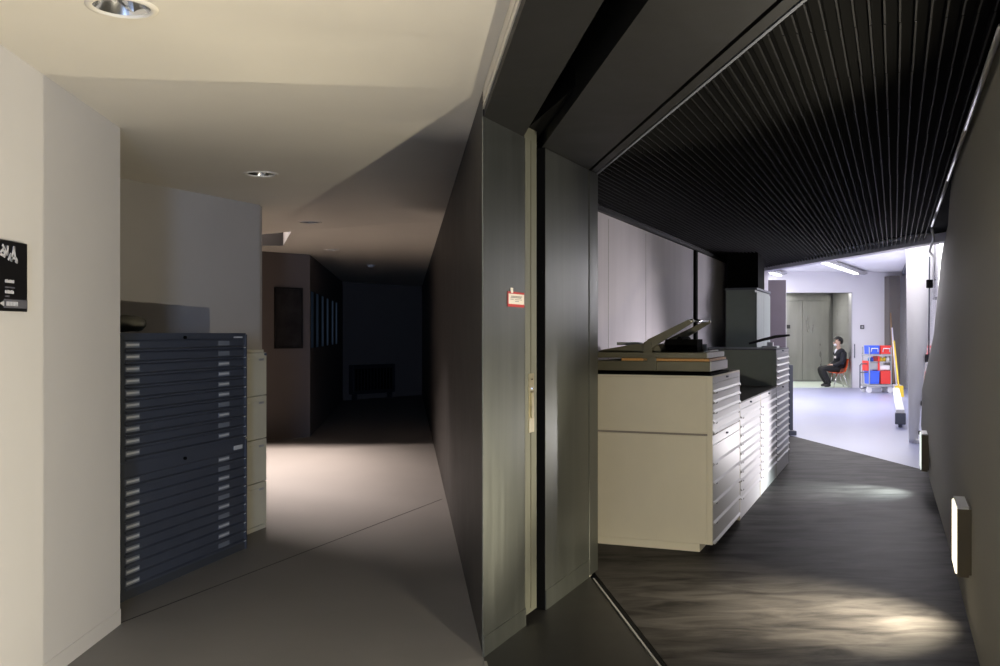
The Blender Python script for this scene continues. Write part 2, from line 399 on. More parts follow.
band(.80, .812, 1.0, 6.0, Z_R+.005, 2.6, 'edge_angle', 'slate', lt)

# ---- right ceiling: black backing with long corrugated slats
cr = struct(MB().prism([(lin(.80, .2), .2), (xr(.2)+.6, .0), (xr(10.2)+.6, 10.2), (xh(10.2)+.1, 10.2), (xh(15)+.1, 15), (xc(13.6)-.8, 13.6), (-.1, 5.9)], 2.43, 2.5).build('ceiling_right', 'black'), 'black slatted metal ceiling of the right corridor')
sl = math.hypot(1, .406); vd = (.406/sl, 1/sl); vn = (-vd[1], vd[0])
pitch = .0435
nsl = int(2.40/pitch)
for i in range(nsl):
    off = .06+i*pitch
    ox = .3635+off*vn[0]; oy = off*vn[1]
    # start where it meets the lintel line, end at the hall opening
    def meet(c0, m_):                 # ox+vx t = c0 + m_*(oy+vy t)
        return (c0+m_*oy-ox)/(vd[0]-m_*vd[1])
    t0 = max(meet(.331+.815/NU[0], -.095), .8 if i < 30 else 0)
    t1 = meet(4.4+.108*10.07-.02, -.108)
    mb = MB(); t = t0; k = int(t0/.62)
    while t < t1-.05:
        te = min((k+1)*.62, t1); j = random.uniform(-.0015, .0015)
        for (a, b, z0, z1) in ((-.003+j, .003+j, Z_R+.006, Z_R+.045), ):
            p = lambda tt, o_: (ox+vd[0]*tt+vn[0]*o_, oy+vd[1]*tt+vn[1]*o_)
            mb.prism([p(t+.004, a), p(te-.004, a), p(te-.004, b), p(t+.004, b)], z0, z1)
        t = te; k += 1
    if mb.v: mb.build('slat', 'slat_black', cr)
# cable conduit clipped along the right edge of the slats
cp = [(xr(y)-.035-.02*(y > 8.6), y, Z_R-.004) for y in (3.0, 4.5, 6.0, 7.5, 8.6)]
for q in range(4):
    mb = MB(); mb.tube([cp[q], cp[q+1]], .011, 8)
    tag(mb.build('conduit', 'aluminium', None, smooth=True), ['straight metal conduit length nearest the camera, along the slatted ceiling edge', 'second metal conduit length along the slatted ceiling edge', 'third metal conduit length along the slatted ceiling edge', 'farthest metal conduit length beside the bright hall opening'][q], 'conduit', 'conduit lengths on the ceiling edge')
mb = MB().tube([(xr(8.72)-.03, 8.72, Z_R-.02), (xr(9.1)-.0, 9.1, Z_R-.06), (xr(9.6)-.02, 9.6, Z_R-.14), (xr(10.05)+.03, 10.05, Z_R-.16)], .012, 8)
tag(mb.build('cable', 'white_plastic', None, smooth=True), 'pale cable sagging from the ceiling at the far wall end', 'cable')

# ---- right wall, gently warped at its far end
prof = [(0, -.027), (.46, -.09), (.83, -.08), (1.42, .045), (2.18, .115), (2.5, .165)]
def woff(y, z):
    for (z0, o0), (z1, o1) in zip(prof, prof[1:]):
        if z <= z1: o_ = o0+(o1-o0)*(z-z0)/(z1-z0); break
    else: o_ = prof[-1][1]
    t = max(0, min(1, (y-5.6)/4.5)); t = t*t*(3-2*t)
    return o_*t
ys = [-.06]+[.5+i*.4 for i in range(25)]; ys = [y for y in ys if y < 10.1]+[10.12]
zs = [0, .2, .46, .64, .83, 1.05, 1.2, 1.42, 1.7, 2.0, 2.2, 2.5]
mb = MB()
for back in (0, 1):
    for y in ys:
        for z in zs:
            x = xr(y)+woff(y, z)
            mb.v.append((x+back*.16*V[1], y-back*.16*V[0], z))
ny, nz = len(ys), len(zs); hb = ny*nz
for i in range(ny-1):
    for k in range(nz-1):
        a = i*nz+k
        mb.f.append((a, a+1, a+nz+1, a+nz)); mb.f.append((hb+a, hb+a+nz, hb+a+nz+1, hb+a+1))
for k in range(nz-1):
    a = (ny-1)*nz+k; mb.f.append((a, a+1, hb+a+1, hb+a))
struct(mb.build('wall_right', 'wall_olive', smooth=False), 'olive grey wall with the low wall lamps')

# ------------------------------------------------------------------ the hall
hb_ = struct(bpy.data.objects.new('wall_hall_back', None), 'white back wall of the hall'); COL.objects.link(hb_); hb_.location = (0, 25.2, 0)
mb = MB().box(2.2, 7.42, 0, .2, 0, Z_H); mb.box(9.125, 11.6, 0, .2, 0, Z_H); mb.box(7.42, 9.125, 0, .2, 2.46, Z_H); mb.build('wall_face', 'hall_white', hb_)
MB().box(9.11, 9.125, -.012, .2, 0, 2.475).build('opening_trim', 'aluminium', hb_)
MB().box(7.42, 9.125, -.012, .2, 2.46, 2.475).build('opening_trim', 'aluminium', hb_)
struct(wall_seg('wall_hall_recess', (9.16, 25.4), (9.76, 28.5), 0, 2.9, -.12, 'steel'), 'grey slatted side of the lift recess')
mb = MB()
rs = bpy.data.objects.new('trim_4', None); COL.objects.link(rs); rs.location = (9.16, 25.4, 0); rs.rotation_euler = (0, 0, math.atan2(3.1, .6)); struct(rs, 'horizontal ribs on the recess side')
for i in range(16): MB().box(.05, 3.1, .0, .012, .1+i*.16, .1+i*.16+.14).build('rib', 'steel', rs)
struct(MB().box(6.9, 10.1, 28.62, 28.7, 0, 2.9).build('wall_hall_recess_back', 'steel'), 'steel back of the lift recess')
struct(MB().box(6.9, 10.2, 25.42, 28.7, 2.62, 2.7).build('ceiling_recess', 'plaster_grey'), 'recess ceiling')
struct(MB().box(6.9, 7.0, 25.4, 28.7, 0, 2.7).build('wall_recess_left', 'plaster_grey'), 'recess left side')
d2 = struct(bpy.data.objects.new('door_2', None), 'pair of grey steel lift doors in the recess'); COL.objects.link(d2); d2.location = (0, 28.6, 0)
for x0, x1 in ((7.8, 8.88), (8.89, 9.66), (7.02, 7.79)):
    MB().box(x0, x1, -.04, 0, .03, 2.36).build('door_leaf', 'steel', d2, .004)
MB().box(7.0, 9.72, -.06, 0, 2.37, 2.5).build('door_header', 'steel', d2)
pnl = MB().box(8.42, 8.52, -.055, -.04, 1.55, 1.66).build('door_badge', 'dark_plastic', d2)
struct(MB().prism([(xh(14.5)-.1, 14.5), (2.4, 25.5), (2.2, 25.5), (xh(14.5)-.3, 14.5)], 0, 3.0).build('wall_hall_left', 'hall_white'), 'left wall of the hall')
struct(MB().prism([(xh(9.9), 9.9), (xh(16)+.0, 16), (xh(16)-.15, 16), (xh(9.9)-.15, 9.9)], 2.42, 3.0).build('wall_hall_front', 'hall_white'), 'wall over the opening into the hall')
struct(MB().prism([(4.2, 10.0), (13, 10.0), (13, 30), (2.2, 30), (2.2, 15)], Z_H, 3.1).build('ceiling_hall', 'hall_white'), 'white ceiling of the hall')
# opening frame in pale lilac
fr = struct(bpy.data.objects.new('trim_5', None), 'pale lilac frame of the opening into the hall'); COL.objects.link(fr)
def hband(d0, d1, ya, yb, z0, z1, name, m):
    return MB().prism([(xh(ya)+d0, ya), (xh(ya)+d1, ya), (xh(yb)+d1, yb), (xh(yb)+d0, yb)], z0, z1).build(name, m, fr)
hband(-.04, .10, 9.55, 14.5, 2.335, 2.42, 'header', 'lilac_paint')
MB().prism([(xh(14.4)-.13, 14.4), (xh(14.4)+.04, 14.4), (xh(14.4)+.04, 14.55), (xh(14.4)-.13, 14.55)], 0, 2.34).build('post', 'lilac_paint', fr)
MB().prism([(xh(14.4)-.15, 14.3), (xh(14.4)+.03, 14.3), (xh(14.4)+.03, 14.4), (xh(14.4)-.15, 14.4)], 0, 2.0).build('post_casing', 'white_enamel', fr)
# glazed screen along the right side of the hall
gs = struct(bpy.data.objects.new('window_2', None), 'tall glossy glazed screen along the right of the hall'); COL.objects.link(gs)
gp = [10.2, 13.2, 16.2, 19.2, 22.2, 25.2]
for a, b in zip(gp, gp[1:]):
    MB().prism([(xg(a), a), (xg(b), b), (xg(b)+.03, b-.01), (xg(a)+.03, a-.01)], .02, Z_H).build('pane', 'glass_screen', gs)
MB().prism([(xg(16), 16), (xg(25), 25), (xg(25)-.09, 25), (xg(16)-.09, 16)], 2.9, Z_H).build('ceiling_track', 'slate', gs)
# black box added for the dark gap, dark wall added against hall light
CH = (1.36, 6.28)                     # front near corner of the chest row
def chest_pt(t, o_=0): return (CH[0]+V[0]*t-V[1]*o_, CH[1]+V[1]*t+V[0]*o_)
struct(MB().prism([chest_pt(5.6, .43), chest_pt(6.74, .50), chest_pt(6.74, .80), chest_pt(5.6, .80)], 1.96, 2.40).build('trim_6', 'black'), 'black box put in for the dark gap above the tall cabinet')
struct(MB().prism([chest_pt(6.75, .55), chest_pt(6.85, .55), chest_pt(6.85, 1.3), chest_pt(6.75, 1.3)], 0, 2.40).build('wall_alcove_blocker', 'wall_dark'), 'dark wall added to keep hall light out of the alcove')

# ------------------------------------------------------------------ wall lamps
def wall_lamp(y, zc, label, idx):
    t = thing('wall_lamp', label, 'lamp', (xr(y)+woff(y, zc), y, zc), VA+math.pi, 'square wall lamps along the right wall')
    H = .155
    MB().box(-.165, .165, -.012, 0.0, -H, H).build('back_plate', 'lamp_brown', t)
    MB().box(-.165, -.153, -.062, -.012, -H, H).build('end_cap', 'lamp_brown', t)
    MB().box(.153, .165, -.062, -.012, -H, H).build('end_cap', 'lamp_brown', t)
    MB().box(-.165, .165, -.062, -.012, H, H+.012).build('top_cap', 'lamp_top', t)
    MB().box(-.165, .165, -.062, -.012, -H-.012, -H).build('bottom_cap', 'lamp_brown', t)
    MB().box(-.153, .153, -.07, -.058, -H, H).build('diffuser', 'lamp_glow_warm' if idx < 2 else 'lamp_glow_cool', t, .004)
    e, c, lean, up, cone, bl = LAMP_GENERAL[idx]; lean = math.radians(lean)
    l = bpy.data.lights.new('lamp_light', 'SPOT'); l.energy = e; l.color = c; l.shadow_soft_size = .014
    l.spot_size = math.radians(cone); l.spot_blend = bl
    o = bpy.data.objects.new('lamp_light', l); COL.objects.link(o); o.parent = t; o.location = ((0, .13, .0)[idx], -.10, .02); o.rotation_euler = Vector((math.sin(lean), -math.cos(lean), math.tan(math.radians(up)))).to_track_quat('-Z', 'Y').to_euler()
    e, c = LAMP_POOL[idx]
    l = bpy.data.lights.new('lamp_light', 'SPOT'); l.energy = e; l.color = c; l.shadow_soft_size = .03
    l.spot_size = math.radians((104, 104, 86)[idx]); l.spot_blend = 1
    o = bpy.data.objects.new('lamp_light', l); COL.objects.link(o); o.parent = t; o.location = (.05, -.13, .12)
    o.rotation_euler = Vector(((.0, .04, .22)[idx], -.5, -.6)).to_track_quat('-Z', 'Y').to_euler()
    return t
wall_lamp(1.70, .43, 'assumed warm square wall lamp nearest the camera, low on the right wall', 0)  # out of view, assumed from the directions of the shadows
wall_lamp(4.74, .43, 'glowing brown square lamp low on the wall beside the warm floor pool', 1)
wall_lamp(8.75, .36, 'far square lamp at the wall end by the hall floor', 2)

# ------------------------------------------------------------------ plan chests, right row
CW, CD = 1.165, .80
def drawers(root, m, x0, x1, zs_, y=-.014, lip=True, mlip=None):
    for (z0, z1) in zs_:
        d = MB().box(x0, x1, y, .02, z0+.004, z1-.003).build('drawer', m, root, .0015)
        if lip:
            MB().prism_x([(y, z0+.006), (y-.011, z0+.002), (y-.011, z0+.007), (y, z0+.020)], x0+.004, x1-.004).build('pull', mlip or m, d)
            for q in (x0+.09, x1-.09):
                MB().box(q-.010, q+.010, y-.012, y-.006, z0-.004, z0+.006).build('pull_bracket', 'dark_plastic', d)
def chest(name, label, group, t, z0, z1, ds, rail=0, plinth=0, top='white_metal', kick=0, w_=CW, d_=CD, side='white_metal', front='white_enamel'):
    p = chest_pt(t)
    r = thing(name, label, 'plan chest', (p[0], p[1], z0), VA, group)
    h = z1-z0
    MB().box(0, w_, .022, d_, plinth, h-.012).build('carcass', side, r, .003)
    MB().box(0, .012, -.012, .022, plinth, h-.012).build('stile', side, r)
    MB().box(w_-.012, w_, -.012, .022, plinth, h-.012).build('stile', side, r)
    MB().box(.012, w_-.012, -.004, .022, plinth, h-.012).build('shadow_back', 'ink_grey', r)
    g_ = .008 if plinth else 0      # recessed joint under a stacked unit
    MB().box(g_, w_, -.012, d_-g_, h-.012, h).build('top', 'ink_grey' if plinth else top, r)
    if plinth: MB().box(0, g_, -.012, .02, h-.012, h).build('top_corner', side, r)
    if plinth: MB().box(0.0, w_-.0, .07, d_-.03, 0, plinth).build('plinth', side, r)
    if kick: MB().box(.0, w_, -.010, .022, 0, kick).build('kick_panel', 'white_enamel', r, .002)
    zt = h-.012
    if rail:
        rl = MB().box(.012, w_-.012, -.012, .022, zt-rail, zt).build('lock_rail', front, r)
        MB().lathe([(0, 0), (.012, 0), (.012, .012), (0, .012)], (w_*.47, -.016, zt-rail*.55), 10).build('lock', 'slate', rl)
        zt -= rail
    zb = plinth+kick
    n = len(ds); tot = sum(ds); zz = []; full = zt-zb
    for k in ds:
        hh = full*k/tot; zz.append((zt-hh, zt)); zt -= hh
    drawers(r, front, .014, w_-.014, zz)
    return r
G = 'white plan chests in the right corridor'
chest('plan_chest', 'lower half of the near white plan chest, with five deep drawers', G, 0, 0, .765, [1]*5, rail=.06, plinth=.05, d_=.86)
chest('plan_chest', 'upper half of the near white plan chest, under the hand press', G, 0, .766, 1.142, [1]*5, rail=.035, d_=.86)
chest('plan_chest', 'low white plan chest with black top, next to the near tall one', G, 1.18, 0, .895, [1]*10, rail=.045, kick=.15, top='linoleum_black')
chest('plan_chest', 'low white plan chest with black top, between another low one and the far tall one', G, 2.36, 0, .895, [1]*10, rail=.045, kick=.15, top='linoleum_black')
chest('plan_chest', 'bottom unit of the far white plan chest by the hall', G, 3.54, 0, .895, [1]*10, rail=.045, kick=.15, side='grey_green')
chest('plan_chest', 'top unit of the far plan chest with grey green side', G, 3.54, .896, 1.262, [1]*5, rail=.035, top='slate', side='grey_green')

# hand press on the near tall chest
p = chest_pt(.03)
pr = thing('hand_press', 'olive hand press with raised bar lever on the near plan chest', 'press', (p[0], p[1], 1.142), VA)
MB().box(-.02, .72, .0, .84, .0, .014).build('base_mat', 'black', pr)
MB().box(.0, .66, .01, .80, .026, .092).build('base_box', 'olive_metal', pr, .004)
MB().box(.03, .12, .03, .78, .012, .028).build('foot_rail', 'black', pr); MB().box(.52, .62, .03, .78, .012, .028).build('foot_rail', 'black', pr)
MB().box(.004, .656, .002, .01, .030, .088).build('front_plate', 'white_enamel', pr)
MB().box(-.004, .655, .012, .60, .093, .110).build('wood_board', 'wood_orange', pr, .002)
MB().box(.0, .64, .03, .78, .111, .150).build('upper_platen', 'olive_metal', pr, .003)
MB().box(.004, .636, .022, .03, .114, .148).build('platen_front_plate', 'white_enamel', pr)
MB().prism_x([(.34, .151), (.78, .151), (.74, .165), (.52, .205), (.36, .20)], .05, .60).build('hinged_cover', 'olive_metal', pr)
MB().box(.10, .16, .50, .66, .195, .215).build('cover_latch', 'grey_metal', pr)
for x in (.0, .62):
    ar_ = MB().prism_x([(.455, .19), (.40, .17), (.36, .20), (.115, .352), (.118, .368), (.15, .366), (.42, .235)], x, x+.03).build('lever_arm', 'olive_metal', pr)
    MB().tube([(x-.012, .42, .195), (x+.042, .42, .195)], .03, 12).build('pivot', 'olive_metal', ar_)
    MB().box(x-.004, x+.034, .39, .45, .09, .19).build('pivot_bracket', 'olive_metal', ar_)
MB().tube([(-.005, .132, .36), (.655, .132, .36)], .010, 10).build('grip_bar', 'chrome', pr, smooth=True)
MB().box(.25, .45, .14, .36, .151, .235).build('clamp_block', 'black', pr, .004)
MB().tube([(.2, .25, .235), (.5, .25, .235)], .018, 10).build('clamp_shaft', 'black', pr)
MB().box(.50, .52, .12, .16, .151, .20).build('clamp_stop', 'white_enamel', pr)
MB().box(.30, .62, .06, .10, .151, .160).build('gauge_rail', 'grey_metal', pr)
MB().box(-.012, .0, .36, .42, .03, .12).build('front_clip', 'olive_metal', pr)

# small black lever punch on the far tall chest
p = chest_pt(4.35, .06)
lv = thing('lever_punch', 'small black lever punch on top of the far plan chest', 'hole punch', (p[0], p[1], 1.262), VA)
MB().box(-.10, .12, .0, .16, 0, .02).build('base', 'aluminium', lv, .003)
MB().box(-.04, .04, .05, .11, .02, .06).build('column', 'aluminium', lv)
MB().tube([(-.02, .30, .045), (-.02, .16, .085), (-.01, .02, .12), (0, -.12, .135)], [.012, .016, .016, .010], 8).build('lever', 'dark_plastic', lv, smooth=True)

# tall grey green cabinet beyond the chests
p = chest_pt(5.4, .42)
tc = thing('tall_cabinet', 'tall grey green metal cabinet behind the far plan chest', 'cabinet', (p[0], p[1], 0), VA)
MB().box(0, 1.31, .02, .36, 0, 1.93).build('carcass', 'grey_green', tc, .004)
for q in (0, 1):
    d = MB().box(.01+q*.65, .65+q*.65, 0, .02, .06, 1.9).build('door', 'grey_green', tc, .003)
    MB().box(.62+q*.06, .63+q*.06, -.02, 0, 1.0, 1.12).build('handle', 'aluminium', d)
MB().box(-.01, 1.32, -.005, .37, 1.93, 1.955).build('top', 'slate', tc)

# ------------------------------------------------------------------ left cabinets
NA = math.atan2(1.25, .31)
nb = W(124, 600, 5.17); NB = (-2.0-.02*math.cos(NA), 5.17-.05)
def navy(label, z0, z1, nd, rail, base):
    r = thing('flat_file_cabinet', label, 'flat file', (NB[0], NB[1], z0), NA, 'stacked dark blue flat files')
    w_, d_, h = 1.335, .72, z1-z0
    MB().box(0, w_, .02, d_, .0, h-.010).build('carcass', 'navy_metal', r, .003)
    MB().box(0, w_, -.006, d_, h-.010, h).build('top', 'navy_metal', r)
    MB().box(0, .03, -.010, .02, 0, h-.010).build('stile', 'navy_dark', r)
    MB().box(w_-.014, w_, -.016, .02, 0, h-.010).build('stile', 'navy_metal', r)
    if base: MB().box(.03, w_-.014, -.006, .02, 0, base).build('plinth', 'navy_dark', r)
    rl = MB().box(.03, w_-.014, -.008, .02, h-.010-rail, h-.010).build('lock_rail', 'navy_metal', r)
    MB().tube([(w_*.45, -.022, h-.012-rail*.5), (w_*.45, -.008, h-.012-rail*.5)], .009, 10).build('lock', 'black', rl)
    MB().box(w_-.16, w_-.05, -.010, -.008, h-.010-rail*.8, h-.010-rail*.45).build('maker_plate', 'tag_white', rl)
    dh = (h-.010-rail-base)/nd
    for i in range(nd):
        zt = h-.010-rail-i*dh; zb = zt-dh
        d = MB().prism_x([(-.004, zt-.003), (.018, zt-.003), (.018, zb+.002), (-.020, zb+.002), (-.020, zb+.012), (-.004, zb+.02)], .032, w_-.018).build('drawer', 'navy_metal', r)
        for (x0, x1, ch) in ((.055, .165, 1), (w_-.335, w_-.215, random.random() < .8)):
            if ch:
                MB().box(x0, x1, -.0065, -.004, zt-.031, zt-.020).build('card', 'tag_white', d)
            MB().box(x0-.006, x1+.006, -.0055, -.004, zt-.040, zt-.012).build('label_holder', 'tag_clear', d)
        MB().box(w_-.05, w_-.024, -.022, -.019, zb+.004, zb+.010).build('bright_end', 'tag_white', d)
    return r
navy('lower half of the dark blue flat file stack by the left wall', 0, .735, 10, .075, .05)
navy('upper half of the dark blue flat file stack by the left wall', .736, 1.42, 10, .028, 0)
# filing cabinet beyond
p = W(266, 527, 1380/194); fa = NA
fb = (p.x-.42*math.cos(fa), p.y-.42*math.sin(fa))
fc = thing('filing_cabinet', 'narrow beige four drawer filing cabinet behind the dark blue flat files', 'filing cabinet', (fb[0], fb[1], 0), fa)
MB().box(0, .42, .018, .50, .0, 1.30).build('carcass', 'beige_metal', fc, .003)
MB().box(.0, .42, .0, .018, .0, .03).build('plinth', 'beige_metal', fc)
for i in range(4):
    z0 = .035+i*.312
    d = MB().box(.003, .417, -.006, .016, z0, z0+.306).build('drawer', 'beige_metal', fc, .002)
    MB().box(.15, .27, -.012, -.006, z0+.262, z0+.270).build('handle', 'beige_metal', d)
    MB().box(.30, .37, -.010, -.006, z0+.25, z0+.265).build('label_holder', 'grey_metal', d)
MB().tube([(.39, -.02, 1.265), (.39, -.004, 1.265)], .009, 10).build('lock', 'slate', fc)
# rolled bundle on the flat files
c_, s_ = math.cos(NA), math.sin(NA)
def nloc(x, y): return (NB[0]+c_*x-s_*y, NB[1]+s_*x+c_*y)
q = nloc(.42, .30)
rb = thing('cloth_bundle', 'rounded olive cloth bundle on top of the flat files', 'cloth', (q[0], q[1], 1.426), NA+math.pi/2)
mb = MB(); N = 12
for i in range(N+1):
    u_ = -1+2*i/N; rr = (1-abs(u_)**5)**.5 if abs(u_) < 1 else .02
    for k in range(14):
        a = 2*math.pi*k/14; mb.v.append((u_*.17, .075*rr*math.cos(a), .048+.047*rr*math.sin(a)+.004*math.sin(5*a+i)))
for i in range(N):
    for k in range(14): mb.f.append((i*14+k, i*14+(k+1) % 14, (i+1)*14+(k+1) % 14, (i+1)*14+k))
mb.build('roll', 'cloth_olive', rb, smooth=True)
MB().tube([(.06, .074*math.cos(a), .048+.047*math.sin(a)) for a in [i*math.pi/8 for i in range(17)]], .003, 6).build('tie', 'dark_plastic', rb)

# ------------------------------------------------------------------ sign on the left wall (faces +x, into the corridor)
XW = -1.852
sy1 = 1.852*972/(500-23.5)            # depth of its far edge
sy0 = sy1-.42
zt_, zb_ = CAM_H+(333-244)/972*sy1, CAM_H+(333-312)/972*sy1
sg = thing('wall_sign', 'black direction sign with white emblem and arrow on the left wall', 'sign', (XW, sy1, zb_), math.pi/2)
sh = zt_-zb_
# local x runs towards the far edge (+Y) and local -y points into the corridor
MB().box(-.42, 0, -.016, 0, 0, sh).build('panel', 'sign_black', sg, .002)
MB().box(-.18, -.004, -.018, -.016, .012, .045).build('arrow_band', 'sign_grey', sg)
def stroke(pts_, w_=.008, name='emblem_stroke', m='sign_white'):
    mb = MB()
    for (x0, z0), (x1, z1) in zip(pts_, pts_[1:]):
        d = unit(x1-x0, z1-z0); n = (-d[1]*w_/2, d[0]*w_/2)
        mb.prism_y([(x0+n[0], z0+n[1]), (x1+n[0], z1+n[1]), (x1-n[0], z1-n[1]), (x0-n[0], z0-n[1])], -.0175, -.016)
    return mb.build(name, m, sg)
Tt = sh-.012
def em(pts_, w_): return stroke([(-.08+(x+.028)*1.45, Tt-(Tt-z)*.72) for x, z in pts_], w_)
em([(-.118, Tt-.055), (-.098, Tt-.03), (-.092, Tt-.07), (-.120, Tt-.058)], .010)
em([(-.105, Tt-.01), (-.080, Tt-.06), (-.078, Tt-.012)], .010)
em([(-.076, Tt-.085), (-.062, Tt-.05), (-.060, Tt-.09), (-.046, Tt-.01), (-.040, Tt-.07)], .010)
em([(-.066, Tt-.07), (-.032, Tt-.072), (-.028, Tt-.092), (-.040, Tt-.085)], .009)
for i, (l_, hh) in enumerate(((.066, .013), (.072, .007), (.064, .013), (.032, .007))):
    z = (.106, .086, .066, .052)[i]
    x = -.172
    while x < -.172+l_-.002:
        ww = random.uniform(.006, .011); MB().box(x, min(x+ww, -.172+l_), -.0175, -.016, z, z+hh*random.uniform(.75, 1)).build('text_stroke', 'sign_white' if i % 2 == 0 else 'sign_grey', sg); x += ww+.0015
MB().prism_y([(-.215, .028), (-.185, .038), (-.185, .018)], -.0195, -.018).build('arrow', 'sign_white', sg)
for i in range(8): MB().box(-.165+i*.011, -.158+i*.011, -.0192, -.018, .02, .036).build('text_stroke', 'sign_white', sg)

# warning notice taped on the jamb
ns = jpos(507.5); ne = jpos(524)
nc = thing('notice', 'small white notice with red border taped to the dark jamb', 'notice', (P0[0], P0[1], 0), ja)
def jz(py, px): s2 = jpos(px); Yj = P0[1]+math.sin(ja)*s2; return CAM_H-(py-333)/972*Yj
z1_, z0_ = jz(292, 515), jz(307, 515)
MB().box(ns, ne-.004, -.003, -.0005, z0_, z1_).build('border', 'paper_red', nc)
MB().box(ns+.006, ne-.008, -.004, -.003, z0_+.013, z1_-.010).build('sheet', 'paper_white', nc)
for (a, b, u0, u1) in ((.15, .85, .72, .80), (.12, .80, .60, .68), (.1, .3, .44, .5), (.38, .85, .43, .48), (.4, .65, .26, .31)):
    ww = ne-ns-.014; hh = z1_-z0_-.023
    MB().box(ns+.006+a*ww, ns+.006+b*ww, -.0045, -.004, z0_+.013+u0*hh, z0_+.013+u1*hh).build('text_line', 'ink_grey', nc)
MB().box(ns+.035, ns+.062, -.0035, -.0005, z1_-.006, z1_+.018).build('tape', 'paper_white', nc)

# ------------------------------------------------------------------ ceiling fittings, left corridor
names = ['large recessed round downlight nearest the camera', 'second recessed round downlight, above the flat files', 'third recessed round downlight, just before the roof light', 'farthest recessed round downlight, past the roof light']
for (x, y, r), nm in zip(DL, names):
    zc = Z_L-dip(x, y)
    d = thing('downlight', nm, 'downlight', (x, y, zc), 0, 'recessed downlights of the left corridor')
    MB().lathe([(r-.006, .004), (r-.006, -.006), (r+.002, -.008), (r+.014, -.005), (r+.016, .0)], seg=32).build('trim_ring', 'plaster_ceiling', d, smooth=True)
    MB().lathe([(r-.006, .002), (r-.02, .05), (r-.05, .09), (0, .10)], seg=32).build('reflector', 'chrome', d, smooth=True)
    for a in (-.045, .045):
        MB().tube([(a, -.05, .045), (a, .05, .045)], .012, 10).build('bulb', 'white_plastic', d, smooth=True)
    MB().box(-.006, .006, -r+.01, r-.01, .012, .05).build('cross_baffle', 'chrome', d)
x, y = W(371, 266.5, 15.3).x, 15.3
sd = thing('smoke_detector', 'small white round smoke detector on the dark far ceiling', 'detector', (x, y, Z_L), 0)
MB().lathe([(.055, 0), (.055, -.015), (.04, -.035), (0, -.04)], seg=20).build('housing', 'white_plastic', sd, smooth=True)
MB().lathe([(.075, 0), (.075, -.006), (.05, -.008)], seg=20).build('base_ring', 'white_plastic', sd)
# framed poster on the brown wall
dA = unit(-2.594+6.2, 13.27-9.70)
pk = [(px-500)/972 for px in (274, 302)]
def onfar(k): # point on the far-left wall at ray slope k
    t = (k*13.27+2.594)/(-dA[0]+k*dA[1]); return (-2.594-dA[0]*t, 13.27-dA[1]*t)
pa, pb = onfar(pk[0]), onfar(pk[1])
pw = math.hypot(pb[0]-pa[0], pb[1]-pa[1]); Ym = (pa[1]+pb[1])/2
pz1, pz0 = CAM_H+(333-287.5)/972*Ym, CAM_H-(348.5-333)/972*Ym
pt = thing('framed_poster', 'dark framed poster with faint shapes on the brown wall', 'poster', (pa[0], pa[1], pz0), math.atan2(dA[1], dA[0]))
ph = pz1-pz0
for b in ((0, pw, -.03, -.001, 0, .025), (0, pw, -.03, -.001, ph-.025, ph), (0, .025, -.03, -.001, .025, ph-.025), (pw-.025, pw, -.03, -.001, .025, ph-.025)):
    MB().box(*b).build('frame_bar', 'poster_frame', pt)
MB().box(.025, pw-.025, -.012, -.001, .025, ph-.025).build('print', 'poster_print', pt)
# low dark box radiator against the end wall
ea, eb = Vector((-3.6, 20.1)), Vector((-1.55, 22.7)); ed = (eb-ea).normalized()
def onback(px):
    k = (px-500)/972; t = (k*ea.y-ea.x)/(ed.x-k*ed.y); return ea+ed*t
r0, r1 = onback(348), onback(390); rw = (r1-r0).length
rd = thing('convector', 'low black box convector against the dark end wall', 'heater', (r0.x, r0.y, 0), math.atan2(ed.y, ed.x))
MB().box(0, rw, -.16, -.02, .12, .74).build('casing', 'radiator', rd, .006)
for i in range(12): MB().box(.06+i*(rw-.12)/12, .06+(i+.6)*(rw-.12)/12, -.165, -.16, .2, .66).build('fin', 'black', rd)
for x in (.1, rw-.1): MB().box(x-.03, x+.03, -.14, -.04, 0, .12).build('foot', 'radiator', rd)

# ------------------------------------------------------------------ hall contents
# tall mauve panel and low slate board behind the chests
xa, xb = W(767, 0, 17.5).x, W(786, 0, 17.5).x
mp_ = thing('partition_panel', 'tall mauve freestanding panel left of the lift recess', 'partition', (xa, 17.5, 0), 0)
MB().box(0, xb-xa, 0, .06, .04, CAM_H+53/972*17.5).build('panel', 'mauve_panel', mp_, .004)
for x in (.03, xb-xa-.09): MB().box(x, x+.06, -.15, .2, 0, .04).build('foot', 'slate', mp_)
xa = W(787, 0, 13.6).x; xb = W(793, 0, 13.6).x
sb = thing('floor_stand', 'narrow slate coloured stand at the end of the plan chests', 'stand', (xa, 13.6, 0), 0)
MB().box(0, xb-xa, 0, .03, .06, 1.42-32/972*13.6).build('board', 'slate', sb, .003)
MB().box(-.02, xb-xa+.02, -.1, .13, 0, .06).build('base', 'slate', sb, .004)
# fluorescent battens
def batten(a, b, label, lit):
    d = Vector((b[0]-a[0], b[1]-a[1])); L = d.length
    t = thing('fluorescent_batten', label, 'light', (a[0], a[1], Z_H-.03), math.atan2(d.y, d.x), 'fluorescent battens on the hall ceiling')
    MB().box(0, L, -.06, .06, -.05, 0).build('housing', 'white_enamel', t)
    for x in (.2, L-.2): MB().box(x-.03, x+.03, -.02, .02, 0, .03).build('hanger', 'white_enamel', t)
    MB().prism_x([(-.16, -.02), (-.06, -.06), (-.06, -.05), (-.16, -.01)], 0, L).build('reflector_wing', 'grey_metal', t)
    MB().prism_x([(.16, -.02), (.06, -.06), (.06, -.05), (.16, -.01)], 0, L).build('reflector_wing', 'grey_metal', t)
    for y in (-.03, .03): MB().tube([(.05, y, -.075), (L*lit, y, -.075)], .018, 8).build('tube', 'tube_glow', t, smooth=True)
    return t
